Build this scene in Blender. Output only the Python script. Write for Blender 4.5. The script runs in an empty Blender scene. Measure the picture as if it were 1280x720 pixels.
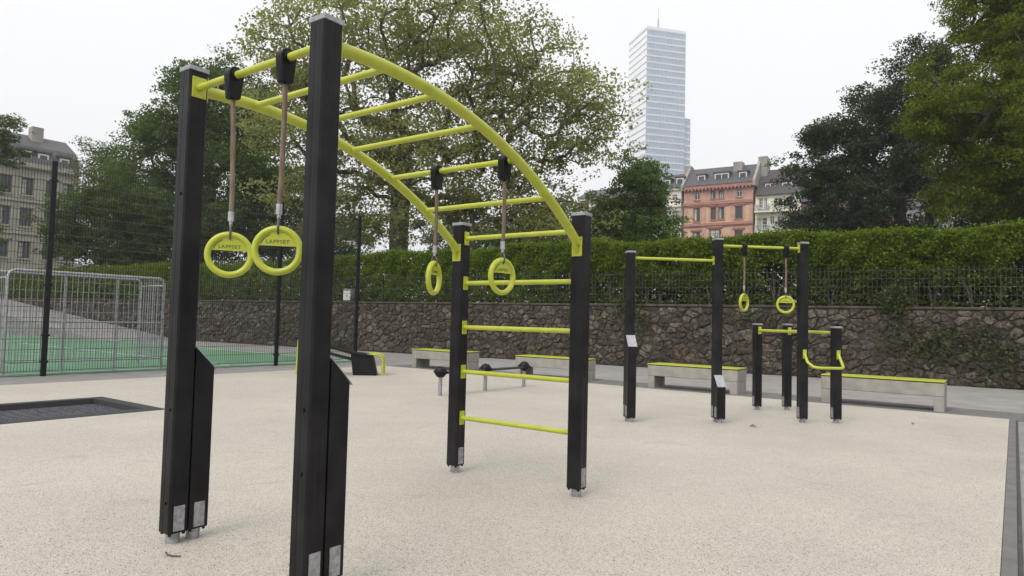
import bpy, bmesh, math, random
import numpy as np
from mathutils import Matrix, Vector
R = math.radians
C = bpy.context.scene.collection
SC = bpy.context.scene
rng = np.random.default_rng(7)
random.seed(7)

# ---------------------------------------------------------------- camera, sky, sun, exposure
cd = bpy.data.cameras.new('camera'); cam = bpy.data.objects.new('camera', cd); C.objects.link(cam)
cd.lens = 24; cd.sensor_width = 36; cd.clip_start = .05; cd.clip_end = 3000
pt, rl = R(2.7015), R(1.4211)
fw = Vector((0, math.cos(pt), math.sin(pt))); u0 = Vector((0, -math.sin(pt), math.cos(pt))); r0 = Vector((1, 0, 0))
rv = math.cos(rl)*r0 + math.sin(rl)*u0; uv = -math.sin(rl)*r0 + math.cos(rl)*u0
cam.matrix_world = Matrix(((rv.x, uv.x, -fw.x, 0), (rv.y, uv.y, -fw.y, 0), (rv.z, uv.z, -fw.z, 1.25), (0, 0, 0, 1)))
SC.camera = cam
SUN_EL, SUN_AZ = R(52), R(215)          # azimuth clockwise from +Y: behind the photographer, to the left
w = bpy.data.worlds.new('World'); SC.world = w; w.use_nodes = True
nt = w.node_tree; nt.nodes.clear()
sky = nt.nodes.new('ShaderNodeTexSky'); sky.sky_type = 'NISHITA'; sky.sun_disc = False
sky.sun_elevation = SUN_EL; sky.sun_rotation = SUN_AZ; sky.dust_density = 6; sky.air_density = 1.2
hs = nt.nodes.new('ShaderNodeHueSaturation'); hs.inputs['Saturation'].default_value = .12
b1 = nt.nodes.new('ShaderNodeBackground'); b1.inputs['Strength'].default_value = .05
b2 = nt.nodes.new('ShaderNodeBackground'); b2.inputs['Color'].default_value = (.975, .975, 1, 1); b2.inputs['Strength'].default_value = .70
ad = nt.nodes.new('ShaderNodeAddShader'); wo = nt.nodes.new('ShaderNodeOutputWorld')
nt.links.new(sky.outputs[0], hs.inputs['Color']); nt.links.new(hs.outputs[0], b1.inputs['Color'])
nt.links.new(b1.outputs[0], ad.inputs[0]); nt.links.new(b2.outputs[0], ad.inputs[1]); nt.links.new(ad.outputs[0], wo.inputs['Surface'])
sd = bpy.data.lights.new('sun', 'SUN'); sd.energy = 1.0; sd.angle = R(25); sd.color = (1, .96, .9)
sun = bpy.data.objects.new('sun', sd); C.objects.link(sun)
sdir = Vector((math.sin(SUN_AZ)*math.cos(SUN_EL), math.cos(SUN_AZ)*math.cos(SUN_EL), math.sin(SUN_EL)))
sun.rotation_euler = sdir.to_track_quat('Z', 'Y').to_euler(); sun.location = sdir*60
vs = SC.view_settings; vs.view_transform = 'Standard'; vs.look = 'None'; vs.exposure = .42; vs.gamma = 1; vs.use_curve_mapping = False
cy = SC.cycles
cy.max_bounces = 6; cy.diffuse_bounces = 3; cy.glossy_bounces = 3; cy.transmission_bounces = 4; cy.volume_bounces = 0
cy.caustics_reflective = False; cy.caustics_refractive = False; cy.use_denoising = True

# ---------------------------------------------------------------- materials
M = {}
def mat(name, col, rough=.6, metal=0, var=.15, scale=8, bump=0, bscale=60, stretch=None, col2=None, spec=.5, detail=6, lo=.35, hi=.65):
    m = bpy.data.materials.new(name); m.use_nodes = True; t = m.node_tree; p = t.nodes['Principled BSDF']
    p.inputs['Roughness'].default_value = rough; p.inputs['Metallic'].default_value = metal; p.inputs['Specular IOR Level'].default_value = spec
    tc = t.nodes.new('ShaderNodeTexCoord'); mp = t.nodes.new('ShaderNodeMapping')
    t.links.new(tc.outputs['Object'], mp.inputs['Vector'])
    if stretch: mp.inputs['Scale'].default_value = stretch
    nz = t.nodes.new('ShaderNodeTexNoise'); nz.inputs['Scale'].default_value = scale; nz.inputs['Detail'].default_value = detail
    t.links.new(mp.outputs[0], nz.inputs['Vector'])
    cr = t.nodes.new('ShaderNodeValToRGB'); cr.color_ramp.elements[0].position = lo; cr.color_ramp.elements[1].position = hi
    a = [c*(1-var) for c in col]; b = [min(1, c*(1+var)) for c in (col2 or col)]
    cr.color_ramp.elements[0].color = (*a, 1); cr.color_ramp.elements[1].color = (*b, 1)
    t.links.new(nz.outputs['Fac'], cr.inputs[0]); t.links.new(cr.outputs[0], p.inputs['Base Color'])
    if bump:
        n2 = t.nodes.new('ShaderNodeTexNoise'); n2.inputs['Scale'].default_value = bscale; n2.inputs['Detail'].default_value = 4
        t.links.new(mp.outputs[0], n2.inputs['Vector'])
        bp = t.nodes.new('ShaderNodeBump'); bp.inputs['Strength'].default_value = bump; bp.inputs['Distance'].default_value = .01
        t.links.new(n2.outputs['Fac'], bp.inputs['Height']); t.links.new(bp.outputs[0], p.inputs['Normal'])
    M[name] = m; return m
def island_mat(name, cols, rough=.55, transl=0, tcol=None, noise=0, nscale=20, spec=.18):
    """colour picked per loose piece (leaf, stone)"""
    m = bpy.data.materials.new(name); m.use_nodes = True; t = m.node_tree; p = t.nodes['Principled BSDF']; o = t.nodes['Material Output']
    p.inputs['Roughness'].default_value = rough; p.inputs['Specular IOR Level'].default_value = spec
    g = t.nodes.new('ShaderNodeNewGeometry'); cr = t.nodes.new('ShaderNodeValToRGB')
    el = cr.color_ramp.elements
    while len(el) < len(cols): el.new(.5)
    for i, c in enumerate(cols): el[i].position = i/(len(cols)-1); el[i].color = (*c, 1)
    oi = t.nodes.new('ShaderNodeObjectInfo'); sm_ = t.nodes.new('ShaderNodeMath'); sm_.operation = 'ADD'; fr_ = t.nodes.new('ShaderNodeMath'); fr_.operation = 'FRACT'
    t.links.new(g.outputs['Random Per Island'], sm_.inputs[0]); t.links.new(oi.outputs['Random'], sm_.inputs[1]); t.links.new(sm_.outputs[0], fr_.inputs[0])
    t.links.new(fr_.outputs[0], cr.inputs[0]); src = cr.outputs[0]
    if noise:
        tc = t.nodes.new('ShaderNodeTexCoord'); nz = t.nodes.new('ShaderNodeTexNoise'); nz.inputs['Scale'].default_value = nscale; nz.inputs['Detail'].default_value = 8
        t.links.new(tc.outputs['Object'], nz.inputs['Vector'])
        mr = t.nodes.new('ShaderNodeMapRange'); mr.inputs[1].default_value = .3; mr.inputs[2].default_value = .7; mr.inputs[3].default_value = 1-noise; mr.inputs[4].default_value = 1+noise
        t.links.new(nz.outputs['Fac'], mr.inputs[0])
        mx = t.nodes.new('ShaderNodeMix'); mx.data_type = 'RGBA'; mx.blend_type = 'MULTIPLY'; mx.inputs[0].default_value = 1
        t.links.new(src, mx.inputs[6]); t.links.new(mr.outputs[0], mx.inputs[7]); src = mx.outputs[2]
        bp = t.nodes.new('ShaderNodeBump'); bp.inputs['Strength'].default_value = .7; bp.inputs['Distance'].default_value = .02
        t.links.new(nz.outputs['Fac'], bp.inputs['Height']); t.links.new(bp.outputs[0], p.inputs['Normal'])
    t.links.new(src, p.inputs['Base Color'])
    if transl:
        tr = t.nodes.new('ShaderNodeBsdfTranslucent'); ms = t.nodes.new('ShaderNodeMixShader'); ms.inputs[0].default_value = transl
        hv = t.nodes.new('ShaderNodeHueSaturation'); hv.inputs['Value'].default_value = 1.5; hv.inputs['Saturation'].default_value = 1.1; hv.inputs['Hue'].default_value = .485
        t.links.new(src, hv.inputs['Color']); t.links.new(hv.outputs[0], tr.inputs['Color'])
        t.links.new(p.outputs[0], ms.inputs[1]); t.links.new(tr.outputs[0], ms.inputs[2]); t.links.new(ms.outputs[0], o.inputs['Surface'])
    M[name] = m; return m

mat('post', (.011, .0102, .0115), .42, var=.5, scale=5, bump=.06, bscale=140, spec=.2)
mat('lime', (.42, .465, .038), .36, var=.07, scale=9, bump=.05)
mat('aluminium', (.42, .43, .45), .42, metal=.75, var=.12, scale=25, bump=.08, bscale=200)
mat('cap', (.32, .33, .35), .5, metal=.5, var=.18, scale=35, bump=.1, bscale=120)
mat('galvanised', (.33, .33, .34), .5, metal=.6, var=.25, scale=40, bump=.1, bscale=90)
mat('black_plastic', (.008, .008, .009), .42, spec=.2, var=.2, scale=30, bump=.1, bscale=150)
mat('rope', (.175, .125, .085), .6, var=.25, scale=30, bump=.4, bscale=250, stretch=(1, 1, .3))
mat('lettering', (.10, .13, .02), .6, var=.1)
mat('chain', (.13, .115, .10), .5, metal=.4, var=.3, scale=60)
mat('rubber_frame', (.028, .029, .032), .75, var=.2, scale=20, bump=.3, bscale=120)
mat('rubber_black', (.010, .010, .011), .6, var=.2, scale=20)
mat('net', (.13, .13, .15), .28, var=.3, scale=20)
mat('concrete', (.30, .283, .25), .85, var=.14, scale=5, bump=.2, bscale=80)
mat('asphalt', (.225, .215, .205), .9, var=.14, scale=3.0, bump=.3, bscale=150)
mat('paving', (.265, .25, .235), .9, var=.12, scale=2.2, bump=.25, bscale=120)
mat('kerb', (.14, .135, .13), .85, var=.15, scale=5, bump=.2, bscale=90)
mat('joint', (.06, .058, .055), .95, var=.2, scale=12)
mat('pitch_green', (.095, .205, .12), .85, var=.13, scale=1.5, bump=.3, bscale=200)
mat('pitch_line', (.55, .62, .55), .8, var=.12, scale=14)
mat('fence_paint', (.009, .010, .011), .5, spec=.2, var=.2, scale=20)
mat('wire', (.13, .135, .14), .45, metal=.3, var=.15, scale=6)
mat('wire_skylit', (.075, .078, .082), .36, metal=.5, var=.15, scale=6)  # same paint as the upright wires, lightened to carry sky light
mat('goal_metal', (.40, .41, .42), .45, metal=.4, var=.15, scale=10)
mat('mortar', (.056, .048, .037), .95, spec=.2, var=.35, scale=6, bump=.8, bscale=30)
mat('coping', (.066, .055, .042), .95, var=.3, scale=4, bump=.7, bscale=30)
mat('soil', (.06, .052, .035), .95, var=.35, scale=1.2, col2=(.05, .07, .03))
mat('bark', (.075, .062, .048), .9, var=.35, scale=9, bump=.8, bscale=30, stretch=(1, 1, .3))
mat('bark_plane', (.10, .088, .068), .9, var=.45, scale=5, bump=.6, bscale=25)
island_mat('stone', [(.040, .035, .028), (.088, .074, .057), (.056, .049, .038), (.125, .108, .086), (.047, .040, .031), (.080, .062, .044)], .95, noise=.75, nscale=14, spec=.2)
island_mat('leaf_plane', [(.15, .18, .055), (.24, .265, .095), (.18, .215, .065), (.30, .285, .115)], transl=.55)
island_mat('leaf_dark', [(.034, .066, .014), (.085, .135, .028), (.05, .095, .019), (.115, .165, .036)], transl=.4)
island_mat('leaf_mid', [(.06, .115, .026), (.125, .205, .046), (.085, .155, .035)], transl=.3)
island_mat('leaf_light', [(.075, .105, .045), (.125, .155, .065)], transl=.35)
island_mat('leaf_near', [(.07, .105, .009), (.155, .185, .018), (.10, .14, .012), (.045, .08, .009)], transl=.4)
island_mat('leaf_grey', [(.024, .042, .018), (.05, .075, .028), (.034, .055, .021)], transl=.28)
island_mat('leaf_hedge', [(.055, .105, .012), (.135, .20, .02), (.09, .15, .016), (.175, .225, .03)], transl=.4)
island_mat('leaf_ivy', [(.03, .05, .014), (.06, .085, .022), (.08, .075, .028)], transl=.2)
island_mat('leaf_yellow', [(.20, .16, .04), (.27, .21, .06)], transl=.3)
mat('dead_leaf', (.12, .085, .05), .8, var=.3, scale=30)
mat('pink_plaster', (.46, .26, .21), .85, var=.12, scale=.8, col2=(.49, .29, .225))
mat('ochre_plaster', (.56, .365, .235), .85, var=.1, scale=.8)
mat('red_trim', (.37, .175, .14), .85, var=.12, scale=1.5)
mat('white_plaster', (.72, .68, .60), .85, var=.08, scale=.6)
mat('yellow_plaster', (.80, .76, .60), .85, var=.07, scale=.6)
mat('cream_plaster', (.35, .33, .265), .85, var=.12, scale=.6)
mat('slate', (.068, .066, .072), .6, var=.25, scale=3, stretch=(1, 1, 4))
mat('slate_brown', (.055, .049, .047), .7, var=.25, scale=3, stretch=(1, 1, 4))
mat('chimney_plaster', (.30, .28, .25), .9, var=.15, scale=1)
mat('chimney_brick', (.20, .13, .11), .9, var=.15, scale=1)
mat('window_frame', (.60, .58, .54), .6, var=.05)
mat('dark_frame', (.05, .04, .035), .6, var=.1)
mat('curtain', (.42, .41, .38), .9, var=.25, scale=2)
mat('glass', (.028, .033, .04), .08, var=.3, scale=.7, spec=.6)
mat('tower_glass', (.42, .52, .65), .12, metal=.35, var=.14, scale=.09, stretch=(1, 1, .6))  # tower colours paled to carry part of the distance haze
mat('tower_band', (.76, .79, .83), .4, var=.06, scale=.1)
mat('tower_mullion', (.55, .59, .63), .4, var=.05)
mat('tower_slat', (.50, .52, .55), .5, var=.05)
# speckled rubber granule surface
def granules():
    m = bpy.data.materials.new('granules'); m.use_nodes = True; t = m.node_tree; p = t.nodes['Principled BSDF']
    p.inputs['Roughness'].default_value = .55; p.inputs['Specular IOR Level'].default_value = .5
    tc = t.nodes.new('ShaderNodeTexCoord')
    v = t.nodes.new('ShaderNodeTexVoronoi'); v.inputs['Scale'].default_value = 185; v.voronoi_dimensions = '2D'
    t.links.new(tc.outputs['Object'], v.inputs['Vector'])
    sp = t.nodes.new('ShaderNodeSeparateColor'); t.links.new(v.outputs['Color'], sp.inputs[0])
    cr = t.nodes.new('ShaderNodeValToRGB'); el = cr.color_ramp.elements
    for pos, c in ((0, (.15, .115, .085)), (.05, (.22, .178, .135)), (.14, (.412, .376, .317)), (.55, (.485, .449, .385)), (1, (.572, .54, .472))):
        e = el.new(pos) if pos not in (0, 1) else el[0 if pos == 0 else -1]; e.color = (*c, 1)
    t.links.new(sp.outputs[0], cr.inputs[0])
    n = t.nodes.new('ShaderNodeTexNoise'); n.inputs['Scale'].default_value = .55; n.inputs['Detail'].default_value = 7; n.inputs['Roughness'].default_value = .65
    t.links.new(tc.outputs['Object'], n.inputs['Vector'])
    mr = t.nodes.new('ShaderNodeMapRange'); mr.inputs[1].default_value = .3; mr.inputs[2].default_value = .7; mr.inputs[3].default_value = .88; mr.inputs[4].default_value = 1.08
    t.links.new(n.outputs['Fac'], mr.inputs[0])
    mx = t.nodes.new('ShaderNodeMix'); mx.data_type = 'RGBA'; mx.blend_type = 'MULTIPLY'; mx.inputs[0].default_value = 1
    t.links.new(cr.outputs[0], mx.inputs[6]); t.links.new(mr.outputs[0], mx.inputs[7])
    n3 = t.nodes.new('ShaderNodeTexNoise'); n3.inputs['Scale'].default_value = 1.9; n3.inputs['Detail'].default_value = 9; n3.inputs['Roughness'].default_value = .7; n3.inputs['Distortion'].default_value = .6
    t.links.new(tc.outputs['Object'], n3.inputs['Vector'])
    m3 = t.nodes.new('ShaderNodeMapRange'); m3.inputs[1].default_value = .58; m3.inputs[2].default_value = .74; m3.inputs[3].default_value = 1; m3.inputs[4].default_value = .80
    t.links.new(n3.outputs['Fac'], m3.inputs[0])
    mx3 = t.nodes.new('ShaderNodeMix'); mx3.data_type = 'RGBA'; mx3.blend_type = 'MULTIPLY'; mx3.inputs[0].default_value = 1
    t.links.new(mx.outputs[2], mx3.inputs[6]); t.links.new(m3.outputs[0], mx3.inputs[7]); t.links.new(mx3.outputs[2], p.inputs['Base Color'])
    bp = t.nodes.new('ShaderNodeBump'); bp.inputs['Strength'].default_value = .5; bp.inputs['Distance'].default_value = .004
    iv = t.nodes.new('ShaderNodeMath'); iv.operation = 'SUBTRACT'; iv.inputs[0].default_value = 1
    t.links.new(v.outputs['Distance'], iv.inputs[1]); t.links.new(iv.outputs[0], bp.inputs['Height']); t.links.new(bp.outputs[0], p.inputs['Normal'])
    M['granules'] = m
granules()

# ---------------------------------------------------------------- mesh helpers
class MB:
    def __init__(s): s.v = []; s.f = []
    def add(s, vs, fs):
        k = len(s.v); s.v += [tuple(p) for p in vs]; s.f += [tuple(i+k for i in f) for f in fs]; return s
    def box(s, x0, x1, y0, y1, z0, z1):
        return s.add([(x0,y0,z0),(x1,y0,z0),(x1,y1,z0),(x0,y1,z0),(x0,y0,z1),(x1,y0,z1),(x1,y1,z1),(x0,y1,z1)],
                     [(3,2,1,0),(4,5,6,7),(0,1,5,4),(1,2,6,5),(2,3,7,6),(3,0,4,7)])
    def prism(s, poly, axis, a0, a1):
        """poly: 2-D outline (counter-clockwise), extruded along axis ('x','y','z')"""
        def P(p, a): return {'x': (a, p[0], p[1]), 'y': (p[0], a, p[1]), 'z': (p[0], p[1], a)}[axis]
        n = len(poly)
        return s.add([P(p, a0) for p in poly] + [P(p, a1) for p in poly],
                     [tuple(range(n))[::-1], tuple(range(n, 2*n))] + [(i, (i+1) % n, n+(i+1) % n, n+i) for i in range(n)])
    def tube(s, path, r, n=12, caps=True):
        path = [Vector(p) for p in path]; L = len(path); vs = []; up = None
        for i, p in enumerate(path):
            d = ((path[min(i+1, L-1)] - path[max(i-1, 0)])).normalized()
            if up is None: up = d.orthogonal().normalized()
            up = (up - d*up.dot(d)).normalized(); sd = d.cross(up)
            rr = r[i] if isinstance(r, (list, tuple)) else r
            for k in range(n):
                a = 2*math.pi*k/n; vs.append(p + rr*(math.cos(a)*up + math.sin(a)*sd))
        fs = [(i*n+k, i*n+(k+1) % n, (i+1)*n+(k+1) % n, (i+1)*n+k) for i in range(L-1) for k in range(n)]
        if caps: fs += [tuple(range(n))[::-1], tuple((L-1)*n+k for k in range(n))]
        return s.add(vs, fs)
    def mesh(s, name, m, smooth=False, bevel=0, seg=1):
        me = bpy.data.meshes.new(name); me.from_pydata(s.v, [], s.f)
        bm = bmesh.new(); bm.from_mesh(me)
        bmesh.ops.recalc_face_normals(bm, faces=bm.faces)
        if bevel:
            ed = [e for e in bm.edges if len(e.link_faces) == 2 and e.calc_face_angle(0) > .5]
            bmesh.ops.bevel(bm, geom=ed, offset=bevel, segments=seg, affect='EDGES', profile=.6, clamp_overlap=True)
        bm.to_mesh(me); bm.free()
        if smooth:
            me.polygons.foreach_set('use_smooth', np.ones(len(me.polygons), bool))
            me.set_sharp_from_angle(angle=R(40))
        me.materials.append(M[m] if isinstance(m, str) else m); return me
    def build(s, name, m, parent=None, **k):
        return put(name, s.mesh(name, m, **k), parent)
def put(name, me, parent=None, loc=(0,0,0), rot=(0,0,0)):
    o = bpy.data.objects.new(name, me); C.objects.link(o); o.parent = parent; o.location = loc; o.rotation_euler = rot; return o
def tag(o, label, cat, group=None):
    o['label'] = label; o['category'] = cat
    if group: o['group'] = group
    return o
def thing(name, label, cat, loc=(0,0,0), rz=0, group=None):
    return tag(put(name, None, None, loc, (0,0,rz)), label, cat, group)
def struct(o, k='structure'): o['kind'] = k; return o
def fastmesh(name, V, Q, m):
    """numpy quads"""
    me = bpy.data.meshes.new(name); nq = len(Q); k = Q.shape[1]
    me.vertices.add(len(V)); me.vertices.foreach_set('co', np.ascontiguousarray(V, np.float32).ravel())
    me.loops.add(nq*k); me.loops.foreach_set('vertex_index', np.ascontiguousarray(Q, np.int32).ravel())
    me.polygons.add(nq); me.polygons.foreach_set('loop_start', np.arange(0, nq*k, k, dtype=np.int32))
    me.update(calc_edges=True); me.materials.append(M[m]); return me
def wires(segs, r):
    """segs: (N,2,3) straight wires -> square prisms"""
    S = np.asarray(segs, float); d = S[:,1]-S[:,0]; d /= np.linalg.norm(d, axis=1)[:,None]
    ref = np.where(np.abs(d[:,2:3]) > .9, [[1,0,0]], [[0,0,1]]); a = np.cross(d, ref); a /= np.linalg.norm(a, axis=1)[:,None]; b = np.cross(d, a)
    V = np.stack([S[:,e] + r*(sa*a+sb*b) for e in (0,1) for sa, sb in ((1,1),(-1,1),(-1,-1),(1,-1))], 1)
    q = np.array([(0,1,5,4),(1,2,6,5),(2,3,7,6),(3,0,4,7)])
    return V.reshape(-1,3), (q[None] + 8*np.arange(len(S))[:,None,None]).reshape(-1,4)

TH = R(53.627); e = Vector((math.cos(TH), math.sin(TH), 0)); n = Vector((math.sin(TH), -math.cos(TH), 0))
RZ = TH - math.pi/2                      # local x -> n, local y -> e
def W(b, a, z=0): v = b*n + a*e; return Vector((v.x, v.y, z))

# ---------------------------------------------------------------- ground
def sheet_cells(name, xs, ys, z, m, skip=(), thick=0):
    mb = MB()
    for i in range(len(xs)-1):
        for j in range(len(ys)-1):
            if (i, j) in skip: continue
            if thick: mb.box(xs[i], xs[i+1], ys[j], ys[j+1], z-thick, z)
            else: mb.add([(xs[i],ys[j],z),(xs[i+1],ys[j],z),(xs[i+1],ys[j+1],z),(xs[i],ys[j+1],z)], [(0,1,2,3)])
    if thick:
        me = bpy.data.meshes.new(name); me.from_pydata(mb.v, [], mb.f)
    o = struct(put(name, mb.mesh(name, m), None, (0,0,0), (0,0,RZ))); return o
TB0, TB1, TA0, TA1 = -10.6, -8.75, 2.65, 4.5
sheet_cells('ground', [-500, TB0+.05, TB1-.05, 500], [-500, TA0+.05, TA1-.05, 500], -.02, 'asphalt', {(1,1)})
mbm = MB()
for x0, x1, y0, y1 in ((-13.15, TB0, -9, 12.3), (TB1, -.07, -9, 12.3), (TB0, TB1, -9, TA0), (TB0, TB1, TA1, 12.3)):
    mbm.add([(x0,y0,0),(x1,y0,0),(x1,y1,0),(x0,y1,0)], [(0,1,2,3)])
for x0, y0, x1, y1 in ((-13.15,-9,-13.15,12.3), (-13.15,12.3,-.07,12.3), (-.07,12.3,-.07,-9)):
    mbm.add([(x0,y0,0),(x1,y1,0),(x1,y1,-.02),(x0,y0,-.02)], [(0,1,2,3)])
struct(put('play_surface', mbm.mesh('play_surface', 'granules'), None, (0,0,0), (0,0,RZ)))
# edging strip beside the play surface, in lengths
ed = struct(put('pavement_edging', MB().box(-.066, .004, -9, 12.296, -.02, -.002).mesh('edging', 'kerb'), None, (0,0,0), (0,0,RZ)))
struct(put('pavement_joint', MB().box(.006, .03, -9, 12.3, -.02, -.012).mesh('joint', 'joint'), None, (0,0,0), (0,0,RZ)))
struct(put('pavement_strip', MB().box(-13.15, 6, 12.304, 13.40, -.02, -.006).mesh('strip', 'kerb'), None, (0,0,0), (0,0,RZ)))
struct(put('pavement_joint', MB().box(-13.15, 12, 13.404, 13.46, -.02, -.013).mesh('joint', 'joint'), None, (0,0,0), (0,0,RZ)))
struct(put('pavement', MB().box(-14.0, 30, 13.464, 40, -.021, -.008).mesh('pavement', 'paving'), None, (0,0,0), (0,0,RZ)))
pitch = struct(put('sports_pitch', MB().box(-42, -14.86, -12, 13.5, -.021, -.004).mesh('pitch', 'pitch_green'), None, (0,0,0), (0,0,RZ)))
pl = MB()
for bx in ((-41.7, -15.2, 13.05, 13.13), (-15.28, -15.2, -12, 13.05), (-41.7, -15.2, 9.3, 9.36), (-22, -21.92, -12, 13.05), (-41.7, -18, 5.6, 5.68)):
    pl.add([(bx[0],bx[2],0),(bx[1],bx[2],0),(bx[1],bx[3],0),(bx[0],bx[3],0)], [(0,1,2,3)])
put('line_marking', pl.mesh('line_marking', 'pitch_line'), pitch)

# retaining wall frame: local x along the wall (to the right), local y into the bank
dw = Vector((.8565, -.51615, 0)); nw = Vector((.51615, .8565, 0)); W0 = Vector((11.36, 15.15, 0)); WRZ = math.atan2(dw.y, dw.x)
WS0, WS1, WH = -52, 14, 1.74
def WW(s, t, z=0): v = W0 + s*dw + t*nw; return Vector((v.x, v.y, z))
bank = MB().box(WS0, WS1, .30, 500, -.5, 1.78).box(-400, WS0, 0, 500, -.5, 1.78).box(WS1, 400, 0, 500, -.5, 1.78)
struct(put('bank_terrain', bank.mesh('bank', 'soil'), None, W0, (0,0,WRZ)))
rp = MB().prism([(-31, -.03), (-31, .0), (-47, 1.72), (-70, 1.72), (-70, -.03)][::-1], 'y', -3.4, -.06)
struct(put('ramp_path', rp.mesh('ramp', 'asphalt'), None, W0, (0,0,WRZ)))

# ---------------------------------------------------------------- rubble retaining wall
wall = thing('retaining_wall', 'long dark rubble stone retaining wall below the clipped hedge', 'wall', W0, WRZ)
WS0, WS1, WH = -52, 14, 1.74
MB().box(WS0, WS1, .012, .30, -.3, WH).build('mortar_core', 'mortar', wall)
def clip(poly, mx, my, nx, ny):
    out = []
    for i in range(len(poly)):
        p, q = poly[i], poly[(i+1) % len(poly)]
        a = (p[0]-mx)*nx+(p[1]-my)*ny; b = (q[0]-mx)*nx+(q[1]-my)*ny
        if a <= 0: out.append(p)
        if a*b < 0: t = a/(a-b); out.append((p[0]+t*(q[0]-p[0]), p[1]+t*(q[1]-p[1])))
    return out
SX, SZ = .255, .14
pts = []
nr = int(round(WH/SZ)); nc = int((WS1-WS0)/SX)
for j in range(nr):
    for i in range(nc):
        if random.random() < .24: continue
        pts.append((WS0+(i+.5*(j % 2)+.5+random.uniform(-.46, .46))*SX, (j+.5+random.uniform(-.44, .44))*WH/nr))
cells = {}
for k, p in enumerate(pts): cells.setdefault((int(p[0]//.6), int(p[1]//.6)), []).append(k)
A_ = .72     # stones wider than tall
stones = []
for k, (x, z) in enumerate(pts):
    poly = [(x-.6, max(z-.5, 0)), (x+.6, max(z-.5, 0)), (x+.6, min(z+.5, WH)), (x-.6, min(z+.5, WH))]
    ci, cj = int(x//.6), int(z//.6)
    for di in (-2,-1,0,1,2):
        for dj in (-1,0,1):
            for q in cells.get((ci+di, cj+dj), ()):
                if q == k: continue
                qx, qz = pts[q]; nx, nz = (qx-x)*A_*A_, (qz-z)
                poly = clip(poly, (x+qx)/2, (z+qz)/2, nx, nz)
                if len(poly) < 3: break
    if len(poly) >= 3: stones.append((x, z, poly))
def stone_mesh(mb, x, z, poly):
    L = len(poly); cx = sum(p[0] for p in poly)/L; cz = sum(p[1] for p in poly)/L
    # round the corners: each corner becomes two points
    ring = []
    for i in range(L):
        p, a, b = poly[i], poly[i-1], poly[(i+1) % L]
        ring.append((p[0]+(a[0]-p[0])*.15, p[1]+(a[1]-p[1])*.15)); ring.append((p[0]+(b[0]-p[0])*.15, p[1]+(b[1]-p[1])*.15))
    g = random.uniform(.90, 1.0); pr = random.uniform(-.012, .03); tx, tz = random.uniform(-.14, .14), random.uniform(-.14, .14)
    V = []
    for f, y in ((g, .07), (g*.97, .02-pr*.4), (g*.82, -.008-pr)):
        for q in ring:
            j = random.uniform(-.009, .009)
            V.append((cx+(q[0]-cx)*f+j, y+(tx*(q[0]-cx)+tz*(q[1]-cz)+j if y < .03 else 0), cz+(q[1]-cz)*f+j))
    m_ = len(ring); F = []
    for r_ in (0, 1):
        F += [(r_*m_+i, r_*m_+(i+1) % m_, (r_+1)*m_+(i+1) % m_, (r_+1)*m_+i) for i in range(m_)]
    V.append((cx, -.018-pr, cz)); F += [(2*m_+i, 2*m_+(i+1) % m_, 3*m_) for i in range(m_)]
    mb.add(V, F)
stones.sort(key=lambda s: -s[0])
vis = [s for s in stones if s[0] < 1.6]
near, far = vis[:300], vis[300:] + [s for s in stones if s[0] >= 1.6]
for s_ in near:
    b_ = MB(); stone_mesh(b_, *s_); me = bpy.data.meshes.new('stone'); me.from_pydata(b_.v, [], b_.f); me.materials.append(M['stone'])
    # per-stone colour comes from a vertex-free object: recentre so that texture differs
    put('stone', me, wall)
b_ = MB()
for s_ in far: stone_mesh(b_, *s_)
me = bpy.data.meshes.new('far_stones'); me.from_pydata(b_.v, [], b_.f); me.materials.append(M['stone'])
struct(put('far_stones', me, wall), 'stuff')
x = WS0; random.seed(3)
while x < WS1:                            # coping stones along the top
    l = random.uniform(.8, 1.4); dz = random.uniform(-.012, .012)
    MB().box(x+.006, min(x+l, WS1)-.006, -.035+random.uniform(-.012, .012), .32, WH+.004, WH+.075+dz).build('coping_stone', 'coping', wall, bevel=.015)
    x += l

# ---------------------------------------------------------------- leaves and trees
def leaf_quads(P, size, asp=.55, up=.5, droop=0., rg=rng):
    N = len(P); nrm = rg.normal(size=(N,3)); nrm[:,2] += up*2*np.sign(rg.random(N)-.15); nrm /= np.linalg.norm(nrm, axis=1)[:,None]
    d = rg.normal(size=(N,3)); d[:,2] -= droop; d -= nrm*(d*nrm).sum(1)[:,None]; d /= np.linalg.norm(d, axis=1)[:,None]+1e-9
    s = np.cross(nrm, d); L = size*rg.uniform(.65, 1.25, N)[:,None]; Wd = L*asp*.5
    bend = nrm*L*rg.uniform(-.15, .2, N)[:,None]
    V = np.stack([P-d*L*.5, P+s*Wd-d*L*.05+bend, P+d*L*.5, P-s*Wd-d*L*.05+bend], 1)
    return V.reshape(-1,3), np.arange(4*N).reshape(-1,4)
def ellip(c, r, N, rg, shell=.45):
    v = rg.normal(size=(N,3)); v /= np.linalg.norm(v, axis=1)[:,None]
    return np.array(c) + v*np.array(r)*(rg.random(N)[:,None]**shell)
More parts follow.
